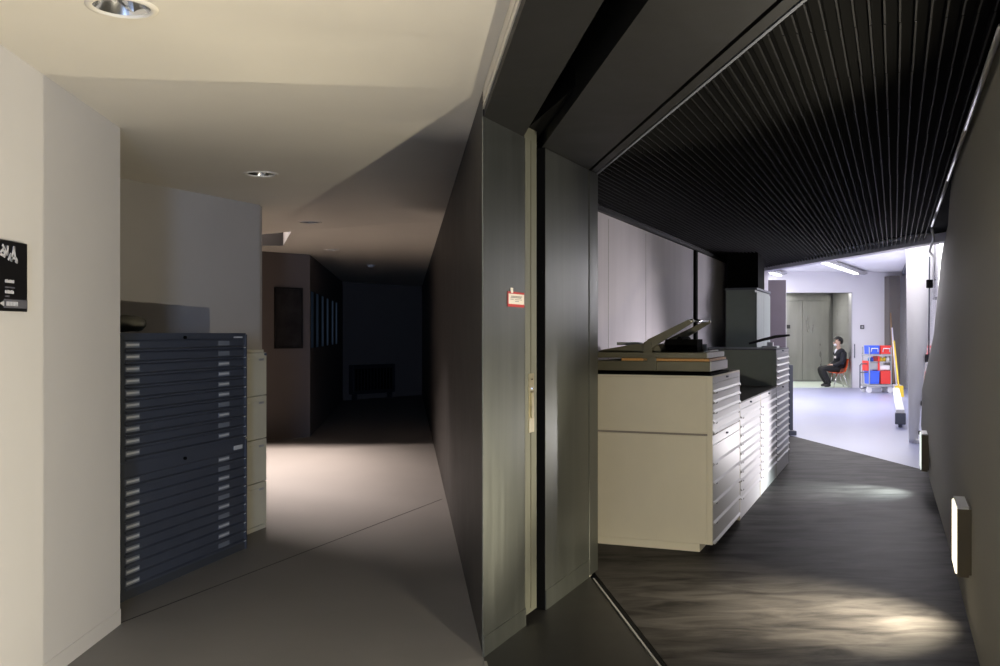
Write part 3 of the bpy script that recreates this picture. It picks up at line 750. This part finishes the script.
batten((6.4, 19.7), (9.3, 25.0), 'long lit fluorescent batten in the middle of the hall ceiling', .86)
batten((6.7, 24.0), (7.25, 25.1), 'short fluorescent batten at the left above the recess', .9)
# light switch and handle on back wall
xs_ = W(862, 0, 25.2).x; zs2 = 1.42+(333-327)/972*25.2
sw = thing('wall_switch', 'small dark square switch on the white wall above the cart', 'switch', (xs_, 25.2, zs2), 0)
MB().box(-.05, .05, -.02, 0, -.05, .05).build('plate', 'dark_plastic', sw, .004); MB().box(-.025, .025, -.03, -.02, -.03, .03).build('rocker', 'grey_metal', sw)
ph_ = thing('pull_handle', 'thin vertical dark handle at the recess edge', 'handle', (W(854, 0, 25.2).x, 25.2, 0), 0)
z1h, z0h = 1.42-(344-333)/972*25.2, 1.42-(358-333)/972*25.2
MB().tube([(.0, -.04, z0h), (.0, -.04, z1h)], .012, 8).build('bar', 'slate', ph_)
for z in (z0h+.04, z1h-.04): MB().tube([(0, 0, z), (0, -.04, z)], .008, 6).build('standoff', 'slate', ph_)
# brown panel at the corner
struct(MB().prism([(W(889, 0, 24.9).x, 24.9), (W(900, 0, 24.9).x, 24.9), (W(900, 0, 24.9).x, 25.2), (W(889, 0, 24.9).x, 25.2)], 0, 3.0-.12).build('wall_hall_corner', 'brown_panel'), 'dark brown panel in the far corner of the hall')

# ---- chair and seated person
PY = 25.5; sc_ = PY/972
def P(px, py, dy=0): return Vector(((px-501)*sc_, PY+dy, CAM_H-(py-333)*sc_))
ch = thing('chair', 'orange shell chair with thin metal legs under the seated person', 'chair', (P(838, 0).x, PY, 0), 0)
ox_ = P(838, 0).x
def C(px, z, dy): return (P(px, 0).x-ox_, dy, z)
sz = .375
mb = MB()
prof_ = [(831.5, sz), (836, sz-.015), (841, sz-.01), (844.0, sz+.03), (845.8, sz+.16), (847.2, sz+.36)]
for k, (px, z) in enumerate(prof_):
    for i in range(5):
        u_ = -1+i*.5; mb.v.append(C(px, z+.012*u_*u_, u_*(.21 if k < 5 else .18)))
for k in range(5):
    for i in range(4): mb.f.append((k*5+i, k*5+i+1, k*5+i+6, k*5+i+5))
sh_ = mb.build('seat_shell', 'orange_plastic', ch, smooth=True)
md = sh_.modifiers.new('thickness', 'SOLIDIFY'); md.thickness = .014
for dy in (-.19, .19):
    MB().tube([C(835.8, sz-.02, dy*.85), C(832.2, 0, dy)], .011, 6).build('leg', 'chrome', ch, smooth=True)
    MB().tube([C(842, sz-.01, dy*.85), C(847.0, 0, dy)], .011, 6).build('leg', 'chrome', ch, smooth=True)
    MB().tube([C(835.8, sz-.022, dy*.85), C(842, sz-.02, dy*.85)], .010, 6).build('seat_rail', 'chrome', ch)
ch.location = (ox_, PY, 0)

def skin(name, verts, edges, radii, m, parent, root=0, sub=2, origin=Vector((0, 0, 0))):
    me = bpy.data.meshes.new(name); me.from_pydata([tuple(Vector(v)-origin) for v in verts], edges, [])
    o = bpy.data.objects.new(name+'_tmp', me); COL.objects.link(o)
    o.modifiers.new('s', 'SKIN')
    for i, r in enumerate(radii):
        d = me.skin_vertices[0].data[i]; d.radius = r if isinstance(r, tuple) else (r, r); d.use_root = (i == root)
    sd_ = o.modifiers.new('d', 'SUBSURF'); sd_.levels = sub; sd_.render_levels = sub
    dg = bpy.context.evaluated_depsgraph_get()
    nm = bpy.data.meshes.new_from_object(o.evaluated_get(dg)); nm.name = name
    bpy.data.objects.remove(o)
    nm.materials.clear(); nm.materials.append(MATS[m])
    for p_ in nm.polygons: p_.use_smooth = True
    return link(name, nm, parent)
pe = thing('person', 'person in black suit seated sideways on the orange chair', 'person', (P(838, 0).x, PY, 0), 0)
O = Vector((P(838, 0).x, PY, 0))
hip = P(840.5, 367.8); waist = P(841, 364); chest = P(841, 357); upch = P(841.2, 352.5); neck = P(840, 349); jaw = P(838.6, 345.5); hd = P(838.7, 341.5); crown = P(838.9, 339)
bv = [hip, waist, chest, upch, neck, jaw, hd, crown]; be = [(0,1),(1,2),(2,3),(3,4),(4,5),(5,6),(6,7)]
br = [(.075,.10),(.08,.10),(.09,.11),(.06,.08),.05,(.075,.065),(.098,.082),(.08,.07)]
def add(frm, pts_, rs_):
    idx = frm
    for p_, r_ in zip(pts_, rs_): bv.append(p_); br.append(r_); be.append((idx, len(bv)-1)); idx = len(bv)-1
    return idx
for sgn in (-1, 1):
    add(0, [P(838.5, 368.4, .10*sgn), P(821.5, 368, .12*sgn), P(825, 376, .12*sgn), P(829, 383, .12*sgn), P(824.6, 385.3, .125*sgn)], [.08, .062, .05, .036, .03])
    w1 = add(3, [P(841.5, 353.3, .19*sgn), P(840.5, 361.5, .23*sgn), P(834, 364.5, .17*sgn), P(831.2, 365.2, .10*sgn)], [.04, .038, .034, .030])
    for fi in range(4):
        add(w1, [P(829.8, 365.0+.35*fi, (.10-.03)*sgn-.0*fi), P(828.9-.15*fi, 365.8+.4*fi, .05*sgn), P(829.1, 366.4+.4*fi, .02*sgn)], [.011, .010, .008])
    add(w1, [P(830.6, 364.2, .06*sgn), P(829.9, 364.0, .03*sgn)], [.011, .009])
body = skin('body', bv, be, br, 'skin', pe, 0, 1, O)
body.data.materials.append(MATS['suit'])
for p_ in body.data.polygons:
    c0 = p_.center+O
    if c0.z < P(0, 349.3).z and c0.x > P(831.6, 0).x or c0.z < P(0, 367.5).z: p_.material_index = 1
# jacket (torso and sleeves), trousers
jv = [P(840.7, 368.9), waist, chest, P(841.2, 352.0), P(840.0, 348.3)]; je = [(0,1),(1,2),(2,3),(3,4)]; jrad = [(.125,.18),(.15,.175),(.15,.185),(.135,.17),(.085,.085)]
for sgn in (-1, 1):
    n0 = len(jv); jv += [P(841.6, 352.6, .19*sgn), P(840.7, 361.8, .245*sgn), P(834.5, 364.8, .18*sgn), P(832.2, 365.3, .125*sgn)]
    jrad += [.085, .072, .056, .050]; je += [(3, n0), (n0, n0+1), (n0+1, n0+2), (n0+2, n0+3)]
skin('jacket', jv, je, jrad, 'suit', pe, 0, 2, O)
tv = [P(840.2, 368.8)]; te_ = []; trr = [(.11, .15)]
for sgn in (-1, 1):
    n0 = len(tv); tv += [P(837, 368.6, .10*sgn), P(828, 368.2, .115*sgn), P(821.5, 368.2, .12*sgn), P(825, 376, .12*sgn), P(829.4, 384.2, .12*sgn)]
    trr += [.10, .095, .088, .078, .066]; te_ += [(0, n0)]+[(n0+i, n0+i+1) for i in range(4)]
skin('trousers', tv, te_, trr, 'trouser', pe, 0, 2, O)
for sgn in (-1, 1):
    skin('shoe', [P(830.5, 384.6, .12*sgn), P(827, 384.9, .125*sgn), P(823.2, 385.6, .13*sgn)], [(0,1),(1,2)], [.05, .048, .03], 'shoe', pe, 0, 2, O)
def blob(name, c, r, m, n=14, cut=None):
    mb = MB(); c = c-O
    for i in range(n+1):
        th = math.pi*i/n
        for k in range(n*2):
            a = math.pi*k/n; mb.v.append((c.x+r[0]*math.sin(th)*math.cos(a), c.y+r[1]*math.sin(th)*math.sin(a), c.z+r[2]*math.cos(th)))
    for i in range(n):
        for k in range(2*n):
            f_ = (i*2*n+k, i*2*n+(k+1) % (2*n), (i+1)*2*n+(k+1) % (2*n), (i+1)*2*n+k)
            if cut and any(cut(Vector(mb.v[q])-c) for q in f_): continue
            mb.f.append(f_)
    return mb.build(name, m, pe, smooth=True)
blob('hair', P(839.0, 341.0), (.135, .115, .128), 'hair', cut=lambda d: (d.x < -.035 and d.z < .035) or d.z < -.085 or (d.x < .02 and d.z < -.02))
blob('face_mask', P(836.3, 344.8), (.038, .05, .036), 'shirt')
blob('nose', P(834.9, 342.9), (.022, .016, .022), 'skin', n=8)
for sgn in (-1, 1):
    blob('ear', P(839.4, 342.8, .088*sgn), (.022, .012, .034), 'skin', n=8)
    blob('eye', P(835.4, 341.8, .036*sgn), (.010, .012, .008), 'hair', n=6)
skin('shirt_front', [P(837.8, 348.6), P(836.8, 351.4), P(836.1, 354.5)], [(0,1),(1,2)], [.045, .04, .02], 'shirt', pe, 0, 1, O)
MB().box(*(lambda c: (c.x-.012, c.x+.006, c.y-.16, c.y-.06, c.z-.03, c.z+.03))(P(834.6, 357)-O)).build('badge', 'paper_white', pe)

# ---- cleaning cart
CY = 23.0; cs = CY/972
def K(px, py): return ((px-500)*cs, CAM_H-(py-333)*cs)
X0, X1 = K(869, 0)[0], K(892, 0)[0]; cw = X1-X0
ct = thing('cleaning_cart', 'cleaning cart with blue and red bins and buckets by the white wall', 'cart', (X0, CY, 0), 0)
def zpx(py): return CAM_H-(py-333)*cs
hw = cw/2
MB().box(-.02, cw+.02, 0, .5, zpx(387), zpx(384.6)).build('base_tray', 'grey_metal', ct, .005)
for x in (.0, cw-.03):
    for y in (.02, .45): MB().tube([(x+.015, y, zpx(386)), (x+.015, y, zpx(347))], .014, 8).build('upright', 'grey_metal', ct)
for x, m_ in ((.005, 'blue_plastic'), (hw+.01, 'red_plastic')):
    b = MB().prism_y([(x+.015, zpx(384)), (x+hw-.03, zpx(384)), (x+hw-.015, zpx(371.5)), (x, zpx(371.5))], .03, .33).build('bucket', m_, ct)
    MB().box(x-.004, x+hw-.011, .022, .338, zpx(371.9), zpx(370.8)).build('rim', m_, b)
    b = MB().prism_y([(x+.01, zpx(354)), (x+hw-.025, zpx(354)), (x+hw-.015, zpx(345.5)), (x, zpx(345.5))], .03, .33).build('upper_bin', m_, ct)
    MB().tube([(x+.05, .015, zpx(352)), (x+.06, .0, zpx(348.5)), (x+hw-.07, .0, zpx(348.5)), (x+hw-.06, .015, zpx(352))], .012, 8).build('carry_handle', 'white_plastic' , b, smooth=True)
MB().box(-.01, cw+.01, .02, .46, zpx(356), zpx(354.4)).build('shelf', 'grey_metal', ct)
MB().box(.0, hw-.03, .06, .4, zpx(370), zpx(362.5)).build('wringer', 'grey_metal', ct, .01)
MB().box(-.012, .012, .04, .4, zpx(371), zpx(361)).build('red_side', 'red_plastic', ct)
MB().box(hw-.045, hw-.005, .04, .4, zpx(371), zpx(349)).build('red_post', 'red_plastic', ct)
MB().box(hw+.01, cw-.02, .08, .42, zpx(370), zpx(365.5)).build('towel_stack', 'white_plastic', ct, .01)
def bottle(x, y, z, h, r, m_, name='bottle'):
    o = thing('spray_bottle', name, 'bottle', (X0+x, CY+y, z), 0, 'bottles on the cleaning cart')
    MB().lathe([(0, 0), (r, 0), (r, h*.6), (r*.35, h*.78), (r*.35, h*.86)], seg=12).build('flask', m_, o, smooth=True)
    MB().box(-r*.8, r*.5, -r*.35, r*.35, h*.86, h).build('spray_head', 'white_plastic', o)
sh2 = MB().box(-.0, cw, .04, .45, zpx(362.5), zpx(361.6)).build('middle_shelf', 'grey_metal', ct)
zb2 = zpx(361.6)
bottle(.05, .12, zb2, .135, .034, 'cyan_plastic', 'cyan spray bottle at the left of the cart')
bottle(.13, .16, zb2, .13, .034, 'blue_plastic', 'blue spray bottle beside the red post of the cart')
bottle(hw+.055, .13, zb2, .135, .038, 'yellow_plastic', 'yellow bottle right of the red post of the cart')
bottle(hw+.135, .13, zb2, .13, .036, 'yellow_plastic', 'yellow bottle beside the white bottle on the cart')
bottle(hw+.215, .12, zb2, .135, .036, 'white_plastic', 'white bottle at the right end of the cart')
hx = K(861.5, 0)[0]-X0
MB().tube([(.0, .1, zpx(364)), (hx+.03, .1, zpx(364)), (hx, .1, zpx(365.5)), (hx, .1, zpx(388)), (hx+.03, .1, zpx(389)), (.0, .1, zpx(387))], .015, 8).build('push_frame', 'slate', ct, smooth=True)
MB().tube([(hx, .1, zpx(372.5)), (0, .1, zpx(372.5))], .012, 8).build('cross_bar', 'slate', ct)
for x in (.02, cw-.03):
    for y in (.06, .42):
        wv = MB().tube([(x-.0, y-.022, .062), (x-.0, y+.022, .062)], .062, 14).build('wheel', 'white_plastic', ct)
        MB().box(x-.05, x+.05, y-.03, y+.03, .09, zpx(387)).build('fork', 'white_plastic', wv)
# mop and broom leaning by the corner
def leaning(name, label, a, b, r, m_, head, hm, cat):
    a = Vector(a); b = Vector(b)
    t = thing(name, label, cat, (a.x, a.y, 0), 0, 'long handled cleaning tools')
    MB().tube([(0, 0, .12), tuple(b-a)], r, 8).build('handle', m_, t, smooth=True)
    MB().prism_x([(-.05, .002), (.05, .002), (.03, .10), (.012, head), (-.012, head), (-.03, .10)], -.09, .09).build('head', hm, t)
leaning('mop', 'wooden handled mop leaning in the corner right of the cart', (W(894, 0, 23.7).x, 23.7, 0), W(890.5, 313, 24.7), .016, 'mop_wood', .2, 'dark_plastic', 'mop')
leaning('broom', 'yellow broom leaning behind the white bench', (W(899, 0, 21.6).x, 21.6, 0), W(894, 341, 22.6), .018, 'yellow_plastic', .25, 'yellow_plastic', 'broom')
leaning('dust_mop', 'pale handled dust mop beside the wooden mop', (W(896.5, 0, 23.2).x, 23.2, 0), W(892, 328, 24.3), .018, 'lilac_paint', .2, 'white_plastic', 'mop')
# white bench with dark end
ba, bb = W(901, 420, 14.6), W(896, 385, 21)
bd = unit(bb.x-ba.x, bb.y-ba.y)
bn = thing('bench', 'long white narrow bench with dark end along the glazed screen', 'bench', (ba.x, ba.y, 0), math.atan2(bd[1], bd[0]))
BL = 6.2; hz = CAM_H-(413-333)/972*14.6
MB().box(0, BL, -.05, .07, hz-.02, hz+.05).build('beam', 'white_plastic', bn, .006)
MB().box(.05, BL-.05, -.035, .055, hz-.16, hz-.02).build('apron', 'white_plastic', bn)
MB().box(-.04, .10, -.065, .085, hz-.17, hz+.0).build('end_block', 'slate', bn, .008)
for x in (.03, BL-.1):
    MB().tube([(x, .01, 0), (x, .01, hz-.1)], .03, 8).build('leg', 'slate', bn)
# leaning white fin: tapered folded door leaf
fy = 12.6
def FN(px, py, Y): v = W(px, py, Y); return v
top_z = 2.92
def fin_sec(z):
    t = z/2.4
    xl_ = (W(909, 0, fy).x)*(1-t)+(W(904, 0, fy).x)*t
    xr_ = (W(917.5, 0, fy).x)*(1-t)+(W(935, 0, fy).x-.04)*t
    return xl_, xr_
fn = thing('leaning_column', 'tapering white leaning column at the end of the olive wall', 'column', (W(913, 0, fy).x, fy, 0), 0)
oxf = W(913, 0, fy).x
mb = MB(); SEG = 20; zz_ = [.0, .06, .5, 1.0, 1.5, 2.0, 2.4, 2.92]
for z in zz_:
    a, b = fin_sec(z); r_ = (b-a)/2; c_x = (a+b)/2-oxf
    for k in range(SEG):
        th = 2*math.pi*k/SEG; mb.v.append((c_x+r_*math.cos(th), r_*.8*math.sin(th)-.08*(z/2.4), z))
for i in range(len(zz_)-1):
    for k in range(SEG): mb.f.append((i*SEG+k, i*SEG+(k+1) % SEG, (i+1)*SEG+(k+1) % SEG, (i+1)*SEG+k))
mb.f.append(tuple(range(SEG-1, -1, -1))); mb.f.append(tuple((len(zz_)-1)*SEG+k for k in range(SEG)))
mb.build('shaft', 'hall_white', fn, smooth=True)
for px, py, h_ in ((917, 358, .10), (916, 403, .06), (914.5, 432, .05)):
    z = CAM_H-(py-333)/972*fy; a, b = fin_sec(z)
    MB().box(b-oxf-.03, b-oxf+.03, -.16, -.06, z-h_/2, z+h_/2).build('latch', 'dark_plastic', fn, .006)
MB().box(.0, .11, -.14, .02, .0, .05).build('foot', 'white_plastic', fn, .006)
# thin door stay with black clip
dsx = W(929.5, 0, 11.6).x
ds = thing('door_stay', 'thin grey rod with a black clip beside the leaning column', 'rod', (dsx, 11.6, 0), 0)
MB().tube([(-.02, 0, 0), (.0, 0, 2.33)], .009, 8).build('rod', 'slate', ds)
zc_ = CAM_H+(333-283)/972*11.6
MB().box(-.03, .03, -.03, .03, zc_-.06, zc_+.04).build('clip', 'black', ds, .006)
# narrow dark wall frame seen edge on near the column
pfY = 15.5; fx = W(908, 0, pfY).x
pf = thing('wall_frame', 'narrow black framed panel hanging left of the leaning column', 'frame', (W(907.5, 0, pfY).x, pfY, CAM_H+(333-300)/972*pfY), 0)
fh_, fw_ = 40/972*pfY, 6/972*pfY
for b in ((0, fw_, 0, .03, 0, .04), (0, fw_, 0, .03, fh_-.04, fh_), (0, .025, 0, .03, .04, fh_-.04), (fw_-.025, fw_, 0, .03, .04, fh_-.04), (0, fw_, 0, .03, fh_*.48, fh_*.52)):
    MB().box(*b).build('frame_bar', 'dark_plastic', pf)
MB().box(.02, fw_-.02, .01, .02, .03, fh_-.03).build('panel', 'lilac_paint', pf)
MB().tube([(fw_/2, .015, fh_), (fw_/2, .015, 3.0-(CAM_H+(333-300)/972*pfY))], .006, 6).build('hanging_wire', 'slate', pf)
